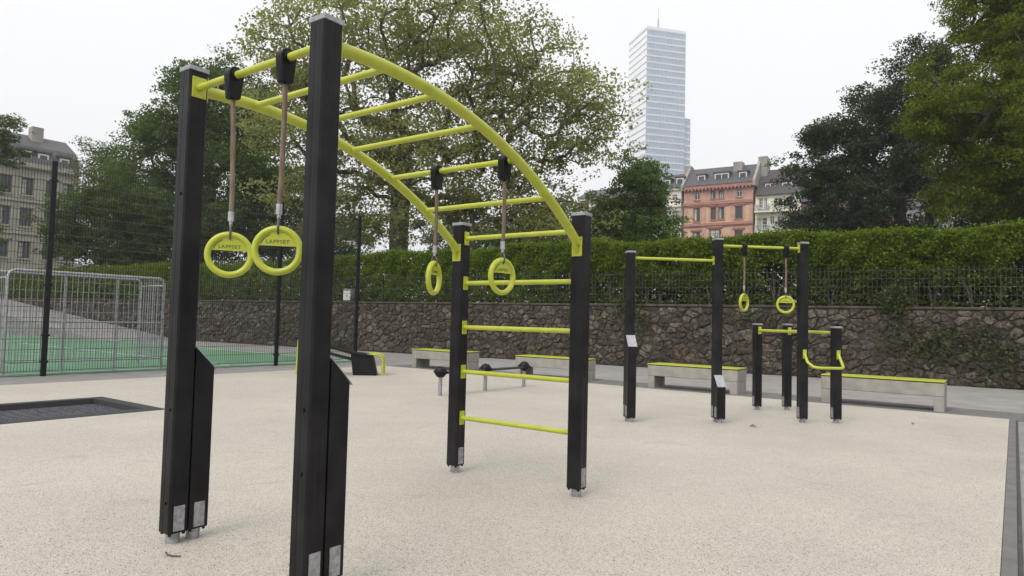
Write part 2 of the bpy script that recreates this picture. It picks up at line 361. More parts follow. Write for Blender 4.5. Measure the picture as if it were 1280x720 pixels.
def tree(name, label, cat, base, top, r_trunk, blobs, n_clumps, n_leaves, leaf, leaf_mat, bark='bark', clump_r=.6, group=None, seed=1, asp=.55, up=.5, droop=0., depth=1.0, flat=.6, stems=None, lean=.55, sprays=9):
    rg = np.random.default_rng(seed)
    t = thing(name, label, cat, base, 0, group); B = np.array(base)
    vol = np.array([b[3]*b[3]*depth*b[4] for b in blobs]); vol = vol**.68; vol /= vol.sum()
    cl = np.concatenate([ellip(b[:3], (b[3], b[3]*depth, b[4]), max(3, int(n_clumps*v)), rg) for b, v in zip(blobs, vol)])
    cl = cl[cl[:,2] > B[2]+.8]
    nodes = []; par = []; tipc = []
    stems = stems or [(tuple(base), tuple(top))]
    trunk_edges = set()
    for s0, s1 in stems:
        K = 7; prev = -1
        for i in range(K):
            f = i/(K-1); p = np.array(s0)*(1-f)+np.array(s1)*f
            if 0 < i < K-1: p[:2] += rg.normal(size=2)*.10*np.linalg.norm(np.array(s1)-np.array(s0))/8
            nodes.append(p); par.append(prev); prev = len(nodes)-1
            if i: trunk_edges.add(prev)
    order = np.argsort(np.linalg.norm(cl-np.array(top), axis=1))
    for k in order:
        c = cl[k]; Nn = np.array(nodes); dd = np.linalg.norm(Nn-c, axis=1) + lean*np.maximum(0, Nn[:,2]-c[2]+.2) + .0
        dd[:1] += 3
        j = int(np.argmin(dd)); p = Nn[j]; L = np.linalg.norm(c-p); K = max(2, int(L/1.1)+1); prev = j
        for i in range(1, K+1):
            f = i/K; q = p*(1-f)+c*f; q = q+rg.normal(size=3)*.06*L*(1-f) + np.array([0,0,.10*L*math.sin(math.pi*f)])
            nodes.append(q); par.append(prev); prev = len(nodes)-1
        tipc.append(prev)
    Nn = np.array(nodes); acc = np.zeros(len(Nn))
    for k in tipc: acc[k] += 1
    for k in range(len(Nn)-1, -1, -1):
        if acc[k] == 0: acc[k] = .6
        if par[k] >= 0: acc[par[k]] += acc[k]
    rad = acc**.46; rad = rad/rad[0]*r_trunk; rad = np.maximum(rad, .011)
    def frusta(idx, ns):
        idx = np.array(idx); P0 = Nn[[par[i] for i in idx]]; P1 = Nn[idx]; r1 = rad[idx]; rp_ = np.array([min(rad[par[i]], rad[i]*1.35) for i in idx])
        d = P1-P0; ln = np.linalg.norm(d, axis=1)[:,None]+1e-9; d /= ln
        ref = np.where(np.abs(d[:,2:3]) > .8, [[1.,0,0]], [[0,0,1.]]); a = np.cross(d, ref); a /= np.linalg.norm(a, axis=1)[:,None]; b = np.cross(d, a)
        P1 = P1+d*r1[:,None]*.3
        ang = 2*np.pi*np.arange(ns)/ns; ca, sa = np.cos(ang), np.sin(ang)
        ringA = P0[:,None]+rp_[:,None,None]*(ca[None,:,None]*a[:,None]+sa[None,:,None]*b[:,None])
        ringB = P1[:,None]+r1[:,None,None]*(ca[None,:,None]*a[:,None]+sa[None,:,None]*b[:,None])
        V = np.concatenate([ringA, ringB], 1); q = np.array([(k, (k+1) % ns, ns+(k+1) % ns, ns+k) for k in range(ns)])
        return V.reshape(-1,3)-B, (q[None]+2*ns*np.arange(len(idx))[:,None,None]).reshape(-1,4)
    te = sorted(trunk_edges); be = [i for i in range(len(Nn)) if par[i] >= 0 and i not in trunk_edges]
    V, Q = frusta(te, 12); me = fastmesh('trunk', V, Q, bark); me.polygons.foreach_set('use_smooth', np.ones(len(Q), bool)); put('trunk', me, t)
    V, Q = frusta(be, 5); me = fastmesh('limbs', V, Q, bark); me.polygons.foreach_set('use_smooth', np.ones(len(Q), bool)); struct(put('limbs', me, t), 'stuff')
    # leaves round every tip, thinner along the last twigs
    wts = rg.uniform(.35, 1.6, len(tipc)); cnt = (n_leaves*wts/wts.sum()).astype(int)
    ctr = np.repeat(Nn[tipc], cnt, 0); sz = np.repeat(rg.uniform(.6, 1.35, len(tipc)), cnt)*clump_r
    NS = sprays; off = rg.normal(size=(len(tipc), NS, 3)); off /= np.maximum(np.linalg.norm(off, axis=2)[:,:,None], .8); off *= rg.random((len(tipc), NS, 1))**.4
    ti = np.repeat(np.arange(len(tipc)), cnt); pick = rg.integers(0, NS, len(ctr)); g = off[ti, pick]
    h_ = rg.normal(size=(len(ctr),3)); h_ /= np.maximum(np.linalg.norm(h_, axis=1)[:,None]/1.6, 1)
    P = ctr + g*sz[:,None]*np.array([1,1,flat]) + h_*(clump_r*.26)*np.array([1,1,.5]); P[:,2] -= droop*.3*np.linalg.norm(g[:,:2], axis=1)*sz
    V, Q = leaf_quads(P, leaf, asp, up, droop, rg)
    put('crown', fastmesh('crown', V-B, Q, leaf_mat), t); return t

PB = 1.76
tree('plane_tree', 'broad plane tree with thin olive autumn foliage and thick trunk behind the hedge', 'tree', (-5.5, 31.3, PB), (-5.1, 31.3, 9.5), .44,
     [(-3.6,31,14.3,5.5,4.0),(-7.6,31,13.8,4.0,3.3),(-10.7,31,13.4,2.2,2.5),(1.1,31,11.9,3.6,3.5),(3.1,31,10.4,2.2,2.7),(-2.5,31,8.9,4.7,2.7),(-7.6,31,9.1,3.3,2.9),(-10.9,31,10.5,2.0,2.2),(.4,31,7.3,2.9,1.6),(-6.2,31,6.1,2.5,1.6),(1.5,31,5.9,2.6,1.3),(-2.6,31,6.3,2.4,1.2),(-9.2,31,6.4,2.4,1.7)],
     720, 92000, .145, 'leaf_plane', 'bark_plane', clump_r=1.05, seed=11, asp=.8, depth=.9, droop=.4)
tree('dark_tree', 'tall dark green leafy tree beyond the sports court goal', 'tree', (-19, 42, PB), (-19, 42, 11), .4,
     [(-19.7,42,15.6,2.4,2.0),(-20.9,42,12.6,3.0,2.5),(-17.2,42,13.2,3.0,3.0),(-21.9,42,9.1,3.7,3.0),(-16.2,42,9.3,3.4,3.4),(-19.2,42,6.2,5.4,2.2),(-14.3,42,7.8,2.5,3.0)],
     330, 115000, .16, 'leaf_dark', clump_r=1.15, seed=12, asp=.75, flat=.95, sprays=14)
tree('slender_tree', 'pale green airy tree rising behind the dark leafy trees', 'tree', (-26.4, 46, PB), (-25.9, 46, 11), .2,
     [(-25.6,46,13.3,1.5,1.9),(-28.2,46,11.4,2.3,1.4),(-26.4,46,10.6,2.7,1.6)], 90, 11000, .15, 'leaf_light', clump_r=.8, seed=13)
tree('low_tree', 'low dark bushy tree in front of the cream townhouse', 'tree', (-21.6, 37.5, PB), (-21.6, 37.5, 4.6), .2,
     [(-21.3,37.5,6.0,2.6,2.2),(-23.0,37.5,7.0,1.6,2.0),(-23.2,37.5,4.5,1.5,1.2),(-19.8,37.5,4.4,1.8,1.6),(-24.9,38,5.6,1.3,1.6)], 150, 66000, .135, 'leaf_dark', clump_r=.9, seed=14, depth=.8, flat=.95)
tree('street_tree', 'dark tree overlapping the front of the cream townhouse', 'tree', (-36, 44, PB), (-35.8, 44, 9), .25,
     [(-34.4,44,12.6,2.0,2.0),(-36.5,44,12,2.5,2.5),(-34.2,44,9.3,1.3,1.1),(-34.8,44,5.6,1.8,1.4),(-33.6,44,11.4,1.5,1.3)], 110, 26000, .15, 'leaf_dark', clump_r=.6, seed=15)
tree('round_tree', 'compact mid green tree beside the pink townhouse', 'tree', (6.0, 34, PB), (6.1, 34, 6.5), .2,
     [(6.1,34,7.7,1.5,1.6),(6.1,34,6.0,1.9,1.7),(6.3,34,9.0,.9,.9),(4.9,34,6.3,1.5,1.6),(6.9,34,5.0,1.3,1.3),(5.2,34,4.8,1.6,1.2)], 170, 80000, .135, 'leaf_mid', clump_r=.78, seed=16, flat=.9)
tree('grey_green_tree', 'large grey green multi-stemmed tree beside the yellow townhouse', 'tree', (19.2, 33, PB), (19.0, 33, 8), .3,
     [(20.1,33,14.2,1.7,1.7),(18.2,33,12.4,1.9,1.9),(16.2,33,10.4,1.7,1.7),(15.1,33,10.8,.8,1.0),(15.2,33,9.0,1.5,1.4),(18.5,33,9.8,2.2,1.7),(14.5,33,7.6,1.2,1.5),(17.0,33,8.1,2.5,1.7),(19.7,33,11.1,2.3,2.3),(21.1,33,8.2,2.3,1.9),(16.2,33,6.2,2.7,.9),(20,33,5.4,2.5,1.3),(17.5,33.5,5.2,2.5,1.2),(22.5,33.5,4.8,2.5,1.2),(23.2,33.5,6.3,2.2,1.5),(14.4,33,5.6,1.3,1.3),(24.5,34,9,2.5,2.5)],
     480, 165000, .145, 'leaf_grey', clump_r=.9, seed=17, stems=[((19.2,33,PB),(18.6,33,8.6)), ((19.8,33.2,PB),(20.6,33.4,8.2)), ((18.9,32.8,PB),(16.6,33,6.8))])
tree('feathery_tree', 'bright green feathery tree overhanging the hedge at the stone wall', 'tree', (17.3, 22, PB), (16.6, 21.6, 8), .28,
     [(15.9,21,10.4,2.1,2.0),(14.2,21,8.3,1.8,1.6),(13.4,21,8.0,1.2,1.2),(15.4,21,6.6,2.0,1.6),(14.2,21,5.9,1.5,.9),(16.7,21,8.6,2.5,2.5),(17.0,21,5.9,2.0,1.2),(15.6,21,11.6,1.5,1.2),(16.2,21.5,12.5,2,1.5)],
     230, 160000, .115, 'leaf_near', clump_r=.75, seed=18, asp=.4, droop=1.1, up=.25, flat=.8)
tree('background_tree', 'green tree in front of the pale townhouse', 'tree', (1.4, 45, PB), (1.4, 45, 6), .2,
     [(2.6,45,7.2,2.6,1.9),(0,45,6.4,2.4,1.7)], 80, 20000, .17, 'leaf_mid', clump_r=.9, seed=19)
tree('background_tree', 'green tree behind the trunk of the broad plane tree', 'tree', (-4.5, 48, PB), (-4.5, 48, 6), .2,
     [(-4.5,48,7.0,3.4,2.0),(-2,48,6,2.4,1.6)], 70, 14000, .17, 'leaf_light', clump_r=.9, seed=20)
tree('background_tree', 'green tree between the plane tree and the tall dark tree', 'tree', (-12.8, 48, PB), (-12.8, 48, 6), .2,
     [(-11.8,48,7.0,2.8,2.2),(-14.1,48,6.6,2.6,2.2)], 80, 22000, .17, 'leaf_mid', clump_r=.9, seed=21)
tree('yellow_shrub', 'small yellow autumn shrub above the ramp by the wall', 'shrub', (-27.4, 40.5, PB), (-27.4, 40.5, 2.6), .05,
     [(-27.4,40.5,3.1,.9,.8)], 20, 2500, .10, 'leaf_yellow', clump_r=.35, seed=22)

# hedge on the wall: local frame of the wall
hedge = thing('hedge', 'long clipped green hedge growing along the top of the stone wall', 'hedge', WW(0, 0, 0), WRZ)
rg = np.random.default_rng(31)
def hedge_top(s): return 3.62 + .05*np.sin(s*.9) + .04*np.sin(s*2.3+1) + .05*np.sin(s*.31) + np.clip((s+14)*.012, -.17, .1)
Pl = []
for s0, s1, NC, NL in ((-6, 14, 10200, 17), (-14, -6, 3600, 16), (-24, -14, 3200, 16), (-52, -24, 5200, 10)):
    s = rg.uniform(s0, s1, NC); top = hedge_top(s); u = rg.random(NC)
    z = 1.84+(top-1.84)*u**.7; hf = (z-1.84)/(top-1.84)
    sag = np.where(s > -12, .42, .06)                               # the right part is bare at its foot
    t_ = .40+sag*(1-np.clip(hf*1.45, 0, 1))+.10*np.sin(s*3.1+z*4)*np.sin(s*1.3-z)+.07*np.sin(s*7.7-z*6)+np.abs(rg.normal(size=NC))*.10
    cap = rg.random(NC) < .30; z = np.where(cap, top-.02+rg.normal(size=NC)*.02, z); t_ = np.where(cap, rg.uniform(.42, 1.6, NC), t_)
    keep = rg.random(NC) < np.where(s > -12, np.clip((hf-.10)*2.2, .16, 1), 1)
    hole = (np.sin(s*2.1)+np.sin(s*3.7+2)+np.sin(z*5+s) > 1.5) & (hf < .72) & (s > -12)
    keep &= ~hole | cap
    c_ = np.repeat(np.stack([s, t_, z], 1)[keep], NL, 0)
    Pl.append(c_ + rg.normal(size=c_.shape)*np.array([.075, .055, .06]))
Pl = np.concatenate(Pl)
Pb = []
for s0, s1, N in ((-13, 14, 74000), (-52, -13, 60000)):             # dense back layer added to shut out sky; interior shade in leaf colour
    s = rg.uniform(s0, s1, N); z = 1.75+(hedge_top(s)-.12-1.75)*rg.random(N); Pb.append(np.stack([s, rg.uniform(1.0, 2.3, N), z], 1))
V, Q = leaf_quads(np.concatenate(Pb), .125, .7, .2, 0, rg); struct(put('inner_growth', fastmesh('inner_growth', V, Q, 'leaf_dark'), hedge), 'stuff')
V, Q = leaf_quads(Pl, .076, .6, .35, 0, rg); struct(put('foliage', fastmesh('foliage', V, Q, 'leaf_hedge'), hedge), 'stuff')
for k in range(44):
    s = -14+k*.62+random.uniform(-.2, .2); y = random.uniform(.7, 1.0); mb = MB()
    for q in range(3):
        a = random.uniform(-.35, .35); mb.tube([(s, y, 1.7), (s+a*.3, y+random.uniform(-.1,.05), 2.2), (s+a, y+random.uniform(-.15,.1), 2.75), (s+a*1.2, y, 3.2)], [.022, .018, .014, .008], 5)
    mb.build('stem', 'bark', hedge, smooth=True)
ivy = thing('climbing_ivy', 'ragged ivy and weeds hanging over the bare end of the stone wall', 'ivy', WW(0, 0, 0), WRZ)
Pi = []
for cx, cz, sx, sz, N in ((-2.1,1.0,.45,.3,300),(-1.2,1.1,.4,.22,240),(-.6,.75,.25,.4,260),(-.1,.5,.3,.35,200),(-2.5,1.82,.14,.14,420),(-2.45,2.08,.16,.12,300),(-9.3,1.6,.3,.2,200),(-8.9,1.2,.2,.3,120),(-1.6,.7,.5,.2,170),(.5,1.2,.5,.4,190),(-5.5,1.5,.5,.15,160),(1.6,.9,.7,.5,300)):
    Pi.append(np.stack([cx+rg.normal(size=N)*sx, -.06-np.abs(rg.normal(size=N))*.05, np.clip(cz+rg.normal(size=N)*sz, .05, 3)], 1))
N = 5200; s = rg.uniform(-30, 6, N); Pi.append(np.stack([s, .05-np.abs(rg.normal(size=N))*.08+.1, 1.88+.10*np.abs(rg.normal(size=N))*(1+np.sin(s*1.7))-.10*(rg.random(N) < .15)], 1))
V, Q = leaf_quads(np.concatenate(Pi), .075, .8, .2, .3, rg); put('foliage', fastmesh('foliage', V, Q, 'leaf_ivy'), ivy)

# low welded mesh fence between coping and hedge
lf = thing('mesh_fence', 'low grey welded wire fence on top of the stone wall before the hedge', 'fence', WW(0, 0, 0), WRZ)
for k in range(19):
    s0 = -34+k*2.5
    put('post', MB().box(s0-.015, s0+.015, .306, .336, 1.78, 2.80).mesh('post', 'fence_paint'), lf)
    sg = [((s0+.02+i*.1, .318, 1.90), (s0+.02+i*.1, .318, 2.78)) for i in range(25)] + [((s0+.0, .312, 1.90+j*.2), (s0+2.5, .312, 1.90+j*.2)) for j in range(5)]
    V, Q = wires(sg, .002); struct(put('wire_mesh', fastmesh('wire_mesh', V, Q, 'wire'), lf), 'stuff')

# ---------------------------------------------------------------- fitness frames
S = .109; HS = S/2; ZB = .06
def post(parent, x, y, H, plate_dir, zb=ZB):
    mb = MB(); c = .009
    g = .0012; q = .006                                              # shallow groove in every face
    prof = []
    for (sx, sy, tx, ty) in ((0,-1,1,0),(1,0,0,1),(0,1,-1,0),(-1,0,0,-1)):
        for u, dpt in ((-HS+c, 0), (-q-.004, 0), (-q, -g), (q, -g), (q+.004, 0), (HS-c, 0)):
            prof.append((x+sx*(HS+dpt)+tx*u, y+sy*(HS+dpt)+ty*u))
    mb.prism(prof, 'z', zb, H)
    for sx in (-1, 1):
        for sy in (-1, 1): mb.tube([(x+sx*(HS-.016), y+sy*(HS-.016), zb-.014), (x+sx*(HS-.016), y+sy*(HS-.016), zb+.01)], .009, 8)
    o = mb.build('post', 'post', parent)
    k = HS+.003
    MB().box(x-k, x+k, y-k, y+k, H+.001, H+.026).build('cap', 'cap', o, bevel=.004, seg=2)
    base_bits(o, x, y, plate_dir, zb)
    return o
def base_bits(o, x, y, pd, zb=ZB):
    MB().tube([(x, y, -.03), (x, y, zb+.03)], .036, 20).build('foot', 'galvanised', o, smooth=True)
    px, py = pd; mb = MB(); f = HS+.0005; hw = .03
    if px: mb.box(min(x+px*f, x+px*(f+.004)), max(x+px*f, x+px*(f+.004)), y-hw, y+hw, zb+.012, zb+.145)
    else: mb.box(x-hw, x+hw, min(y+py*f, y+py*(f+.004)), max(y+py*f, y+py*(f+.004)), zb+.012, zb+.145)
    for a, z in ((.018, .125), (-.018, .032)):
        c0 = (x+px*(f+.003)+abs(py)*a, y+py*(f+.003)+abs(px)*a, zb+z); c1 = (c0[0]+px*.005, c0[1]+py*.005, c0[2])
        mb.tube([c0, c1], .0065, 8)
    mb.build('ground_plate', 'galvanised', o)
def foothold(parent, x, y, dx, dy, z_hi, z_lo, plate_dir):
    """short stub post beside a post, towards (dx,dy), with a sloping metal top"""
    cx, cy_ = x+dx*(S+.004), y+dy*(S+.004)
    mb = MB()
    def pt_(u, v, z): return (cx+dx*u+dy*v, cy_+dy*u+dx*v, z)
    c = HS
    vs = [pt_(-c,-c,ZB), pt_(c,-c,ZB), pt_(c,c,ZB), pt_(-c,c,ZB), pt_(-c,-c,z_hi), pt_(c,-c,z_lo), pt_(c,c,z_lo), pt_(-c,c,z_hi)]
    mb.add(vs, [(3,2,1,0),(4,5,6,7),(0,1,5,4),(1,2,6,5),(2,3,7,6),(3,0,4,7)])
    for u in (-1, 1):
        for v in (-1, 1): a = pt_(u*(HS-.016), v*(HS-.016), ZB-.014); mb.tube([a, (a[0], a[1], ZB+.01)], .009, 8)
    o = mb.build('foothold_post', 'post', parent, bevel=.004)
    m2 = MB(); k = HS+.004; sl = (z_hi-z_lo)/S
    for t0 in (.002, .007): m2.v += [pt_(-HS, -k, z_hi+t0), pt_(HS+.012, -k, z_lo-sl*.012+t0), pt_(HS+.012, k, z_lo-sl*.012+t0), pt_(-HS, k, z_hi+t0)]
    m2.f += [(3,2,1,0),(4,5,6,7),(0,1,5,4),(1,2,6,5),(2,3,7,6),(3,0,4,7)]
    m2.build('step_plate', 'aluminium', o)
    base_bits(o, cx, cy_, plate_dir)
def bolts(mb, x, y, z, nx, ny, hw, hh):
    for a in (-hw, hw):
        for b in (-hh, hh):
            p = (x+abs(ny)*a, y+abs(nx)*a, z+b); mb.tube([p, (p[0]+nx*.004, p[1]+ny*.004, p[2])], .005, 8)
def plate(parent, x, y, z, nx, ny, w=.05, hgt=.115, name='mounting_plate'):
    """plate standing on the face with outward normal (nx,ny); x,y on that face"""
    mb = MB(); t = .007; hw = w/2
    if nx: mb.box(min(x+nx*.0006, x+nx*t), max(x+nx*.0006, x+nx*t), y-hw, y+hw, z-hgt/2, z+hgt/2)
    else: mb.box(x-hw, x+hw, min(y+ny*.0006, y+ny*t), max(y+ny*.0006, y+ny*t), z-hgt/2, z+hgt/2)
    bolts(mb, x+nx*t*.9, y+ny*t*.9, z, nx, ny, hw*.68, hgt*.41)
    return mb.build(name, 'lime', parent)

AX, AY = -1.812, 3.775; LN, WD, H1, H2 = 2.332, 1.151, 2.589, 2.02
arch = thing('arched_monkey_bars', 'lime green arched monkey bar frame on four black posts with a rung ladder', 'climbing frame', (AX, AY, 0), RZ)
for x, y, H in ((0, 0, H1), (WD, 0, H1), (0, LN, H2), (WD, LN, H2)):
    post(arch, x, y, H-.0, (1, 0))
for x in (0, WD): foothold(arch, x, 0, 0, 1, 1.05, .94, (1, 0))
RC, AP, ZA = 3.17, .30, 2.512
def arcz(a): return ZA-RC+math.sqrt(RC*RC-(a-AP)**2)
for x in (0, WD):
    path = [(x, HS+.004, arcz(HS))] + [(x, a, arcz(a)) for a in np.linspace(HS+.02, LN-HS-.05, 40)] + [(x, LN-HS-.004, arcz(LN-HS))]
    rl_ = MB().tube(path, .0325, 18).build('rail', 'lime', arch, smooth=True)
    plate(rl_, x, HS, arcz(HS), 0, 1, .085, .14); 
    mb = MB(); z = arcz(LN-HS); mb.box(x-.042, x+.042, LN-HS-.007, LN-HS-.0006, z-.095, z+.045); bolts(mb, x, LN-HS-.006, z-.025, 0, -1, .03, .058)
    mb.prism([(LN-HS-.006, z-.085), (LN-HS-.006, z+.01), (LN-HS-.065, z+.02), (LN-HS-.05, z-.02)][::-1], 'x', x-.012, x+.012)
    mb.build('mounting_plate', 'lime', rl_)
for a in (.38, .755, 1.13, 1.505, 1.88):
    MB().tube([(.02, a, arcz(a)-.004), (WD-.02, a, arcz(a)-.004)], .0185, 14).build('rung', 'lime', arch, smooth=True)
rb = MB().tube([(HS+.004, 0, 2.497), (WD-HS-.004, 0, 2.497)], .0195, 14).build('ring_bar', 'lime', arch, smooth=True)
plate(rb, HS, 0, 2.497, 1, 0, .08, .115); plate(rb, WD-HS, 0, 2.497, -1, 0, .08, .115)
for z in (1.915, 1.545, 1.182, .82, .445):
    r_ = MB().tube([(HS+.004, LN, z), (WD-HS-.004, LN, z)], .0185, 14).build('ladder_rung', 'lime', arch, smooth=True)
    plate(r_, HS, LN, z, 1, 0, .055, .11); plate(r_, WD-HS, LN, z, -1, 0, .055, .11)
# small bolt heads in the tall posts
for x, z in ((0, .72), (0, .22), (WD, .83), (WD, .55), (0, 1.9)):
    MB().tube([(x+.012, -HS-.001, z), (x+.012, -HS-.006, z)], .009, 10).build('bolt', 'black_plastic', arch)

P1, PRZ = Vector((1.528, 8.828, 0)), R(5.2)
pull = thing('pull_up_station', 'black and lime pull-up frame joined to waist high parallel dip bars', 'exercise frame', P1, PRZ)
X2, X3, X6, DY = 1.170, 2.337, 2.803, 1.283
for x, y, H in ((0,0,2.16), (X2,0,2.365), (X3,0,2.355), (X3-.02,DY,1.268), (X6-.02,DY,1.275), (X6,0,1.25)):
    post(pull, x, y, H, (-1, 0))
foothold(pull, 0, 0, 0, -1, 1.09, .965, (-1, 0)); foothold(pull, X2, 0, 0, -1, .60, .475, (-1, 0))
for x0, x1, z in ((0, X2, 2.097), (X2, X3, 2.296)):
    b_ = MB().tube([(x0+HS+.004, 0, z), (x1-HS-.004, 0, z)], .0175, 14).build('pull_up_bar', 'lime', pull, smooth=True)
    plate(b_, x0+HS, 0, z, 1, 0, .055, .11); plate(b_, x1-HS, 0, z, -1, 0, .055, .11)
for x in (X3, X6):
    b_ = MB().tube([(x-.01, HS+.004, 1.19), (x-.01, DY-HS-.004, 1.19)], .02, 14).build('dip_bar', 'lime', pull, smooth=True)
    plate(b_, x-.01, DY-HS, 1.19, 0, -1, .05, .11); plate(b_, x-.01, HS, 1.19, 0, 1, .05, .11)
pth = [(X3, -HS-.004, .90)]
cs = [(X3, -.13, .80), (X3+.03, -.22, .745), (X3+.09, -.26, .735)]
pth += cs + [(X6-.09, -.26, .735), (X6-.03, -.22, .745), (X6, -.13, .80), (X6, -HS-.004, .90)]
sm = []
for i in range(len(pth)-1):
    for f in (0, .5): sm.append(Vector(pth[i]).lerp(Vector(pth[i+1]), f))
sm.append(Vector(pth[-1]))
u_ = MB().tube(sm, .018, 12).build('step_handle', 'lime', pull, smooth=True)
for x in (X3, X6): plate(u_, x, -HS, .90, 0, -1, .05, .12)

# gymnastic rings
txt = bpy.data.curves.new('lettering', 'FONT'); txt.body = 'LAPPSET'; txt.align_x = 'CENTER'; txt.size = .026; txt.extrude = .0008; txt.space_character = 1.15
to = bpy.data.objects.new('t', txt); C.objects.link(to)
bpy.context.view_layer.update()
TXT = bpy.data.meshes.new_from_object(to.evaluated_get(bpy.context.evaluated_depsgraph_get())); TXT.materials.clear(); TXT.materials.append(M['lettering'])
bpy.data.objects.remove(to); bpy.data.curves.remove(txt)
RO, RT = .104, .0165
mbr = MB(); NU, NV = 48, 12
vs_ = []; fs_ = []
for i in range(NU):
    a = 2*math.pi*i/NU
    for j in range(NV):
        b = 2*math.pi*j/NV; rr = RO+RT*math.cos(b); vs_.append((rr*math.cos(a), 1.15*RT*math.sin(b), rr*math.sin(a)))
        fs_.append((i*NV+j, ((i+1) % NU)*NV+j, ((i+1) % NU)*NV+(j+1) % NV, i*NV+(j+1) % NV))
mbr.add(vs_, fs_)
cz = .022; a0 = math.asin(cz/RO); seg = [(RO*math.cos(a), RO*math.sin(a)) for a in np.linspace(a0, math.pi-a0, 22)]
mbr.prism(seg, 'y', -.008, .008)
RING = mbr.mesh('ring', 'lime', smooth=True)
arcm = MB(); arcm.tube([(.083*math.cos(a), -.0088, .083*math.sin(a)) for a in np.linspace(R(115), R(158), 10)], .0022, 6)
ARC = arcm.mesh('groove_mark', 'lettering')
def clamp_mesh():
    o = [(.044*math.cos(a), .044*math.sin(a)) for a in np.linspace(-.25, math.pi+.25, 16)] + [(-.030, -.118), (-.022, -.126), (.022, -.126), (.030, -.118)]
    mb = MB().prism(o, 'x', -.026, .026); mb.prism([(.03*math.cos(a), .03*math.sin(a)) for a in np.linspace(0, 2*math.pi, 16, endpoint=False)], 'x', -.034, .034)
    mb.tube([(0, 0, -.12), (0, 0, -.145)], .009, 10)
    return mb.mesh('clamp', 'black_plastic', smooth=True, bevel=.004)
CLAMP = clamp_mesh()
def ring(label, origin, bar_rz, drop, ring_rz, dxy=(0, 0)):
    t = thing('gymnastic_ring', label, 'gymnastic ring', origin, 0, 'lime hanging rings of the exercise frames')
    put('clamp', CLAMP, t, (0,0,0), (0,0,bar_rz))
    d = Vector((dxy[0], dxy[1], -drop)); top = Vector((0,0,-.13)); end = d+Vector((0,0,RO+.115)); mid = top.lerp(end, .5)+Vector((.004, 0, 0))
    MB().tube([top, top.lerp(mid, .5)+Vector((.002,0,0)), mid, mid.lerp(end, .5)+Vector((.002,0,0)), end], .0125, 12).build('rope', 'rope', t, smooth=True)
    MB().tube([end+Vector((0,0,.005)), end+Vector((0,0,-.045))], .0155, 12).tube([end+Vector((0,0,-.04)), end+Vector((0,0,-.065))], .009, 10).build('ferrule', 'aluminium', t, smooth=True)
    k = MB(); c0 = d+Vector((0,0,RO)); ca, sa = math.cos(ring_rz+R(90)), math.sin(ring_rz+R(90))
    lp = [(c0.x+ca*u, c0.y+sa*u, c0.z+v) for u, v in ((.004,.055),(.016,.03),(.02,0),(.012,-.022),(-.012,-.022),(-.02,0),(-.016,.03),(-.004,.055))]
    k.tube(lp, .0055, 8); k.build('shackle', 'chain', t, smooth=True)
    r = put('hand_ring', RING, t, d, (0, 0, ring_rz)); put('lettering', TXT, r, (0, -.0088, .033), (R(90), 0, 0)); put('groove_mark', ARC, r)
def archpt(b, a, z): v = Vector((AX, AY, 0)) + b*n + a*e; return Vector((v.x, v.y, z))
def pp(x, y, z):
    c, s = math.cos(PRZ), math.sin(PRZ); return Vector((P1.x+c*x-s*y, P1.y+s*x+c*y, z))
ring('lime ring on the top bar next to the tall post nearer the court fence', archpt(.40, 0, 2.497), RZ, .945, R(22), (.022, -.012))
ring('lime ring on the top bar next to the tall post away from the court fence', archpt(.85, 0, 2.497), RZ, .94, R(12), (-.004, 0))
ring('edge-on lime ring hanging from the fourth arch rung nearer the court fence', archpt(.47, 1.505, arcz(1.505)-.004), RZ, .742, R(75))
ring('half turned lime ring hanging from the fourth arch rung away from the court fence', archpt(1.06, 1.505, arcz(1.505)-.004), RZ, .742, R(48))
ring('edge-on lime ring on the pull-up station at mid bar', pp(1.53, 0, 2.296), PRZ, .738, R(44))
ring('facing lime ring on the pull-up station close to the dip bars', pp(2.10, 0, 2.296), PRZ, .75, R(-8))

# ---------------------------------------------------------------- other equipment
tr = thing('ground_trampoline', 'in-ground trampoline with black rubber frame and woven slat bed', 'trampoline', W(0, 0, 0), RZ)
fr = MB(); wf = .2
o_ = [(TB0,TA0),(TB1,TA0),(TB1,TA1),(TB0,TA1)]; i_ = [(TB0+wf,TA0+wf),(TB1-wf,TA0+wf),(TB1-wf,TA1-wf),(TB0+wf,TA1-wf)]; d_ = [(TB0+wf+.025,TA0+wf+.025),(TB1-wf-.025,TA0+wf+.025),(TB1-wf-.025,TA1-wf-.025),(TB0+wf+.025,TA1-wf-.025)]
for k in range(4):                        # four frame tiles
    a, b, c, d = o_[k], o_[(k+1) % 4], i_[(k+1) % 4], i_[k]
    mb = MB(); q = [(a[0],a[1],.006),(b[0],b[1],.006),(c[0],c[1],.012),(d[0],d[1],.012)]; mb.add(q+[(p[0],p[1],-.05) for p in q], [(0,1,2,3),(0,4,5,1),(1,5,6,2),(2,6,7,3),(3,7,4,0),(7,6,5,4)])
    mb.build('frame_tile', 'rubber_frame', tr, bevel=.004)
    mb = MB(); a, b, c, d = i_[k], i_[(k+1) % 4], d_[(k+1) % 4], d_[k]; mb.add([(a[0],a[1],.004),(b[0],b[1],.004),(c[0],c[1],-.075),(d[0],d[1],-.075)], [(0,1,2,3)]); mb.build('inner_rim', 'rubber_black', tr)
MB().box(TB0, TB1, TA0, TA1, -.22, -.11).build('pit_floor', 'rubber_black', tr)
sl = MB(); x = TB0+wf+.06; j = 0
while x < TB1-wf-.07:
    y = TA0+wf+.06+(.0625 if j % 2 else 0)
    while y < TA1-wf-.07:
        sl.box(x, x+.048, y, y+.10, -.09, -.062+.010*(j % 2)); y += .125
    x += .06; j += 1
struct(sl.build('woven_bed', 'net', tr), 'stuff')

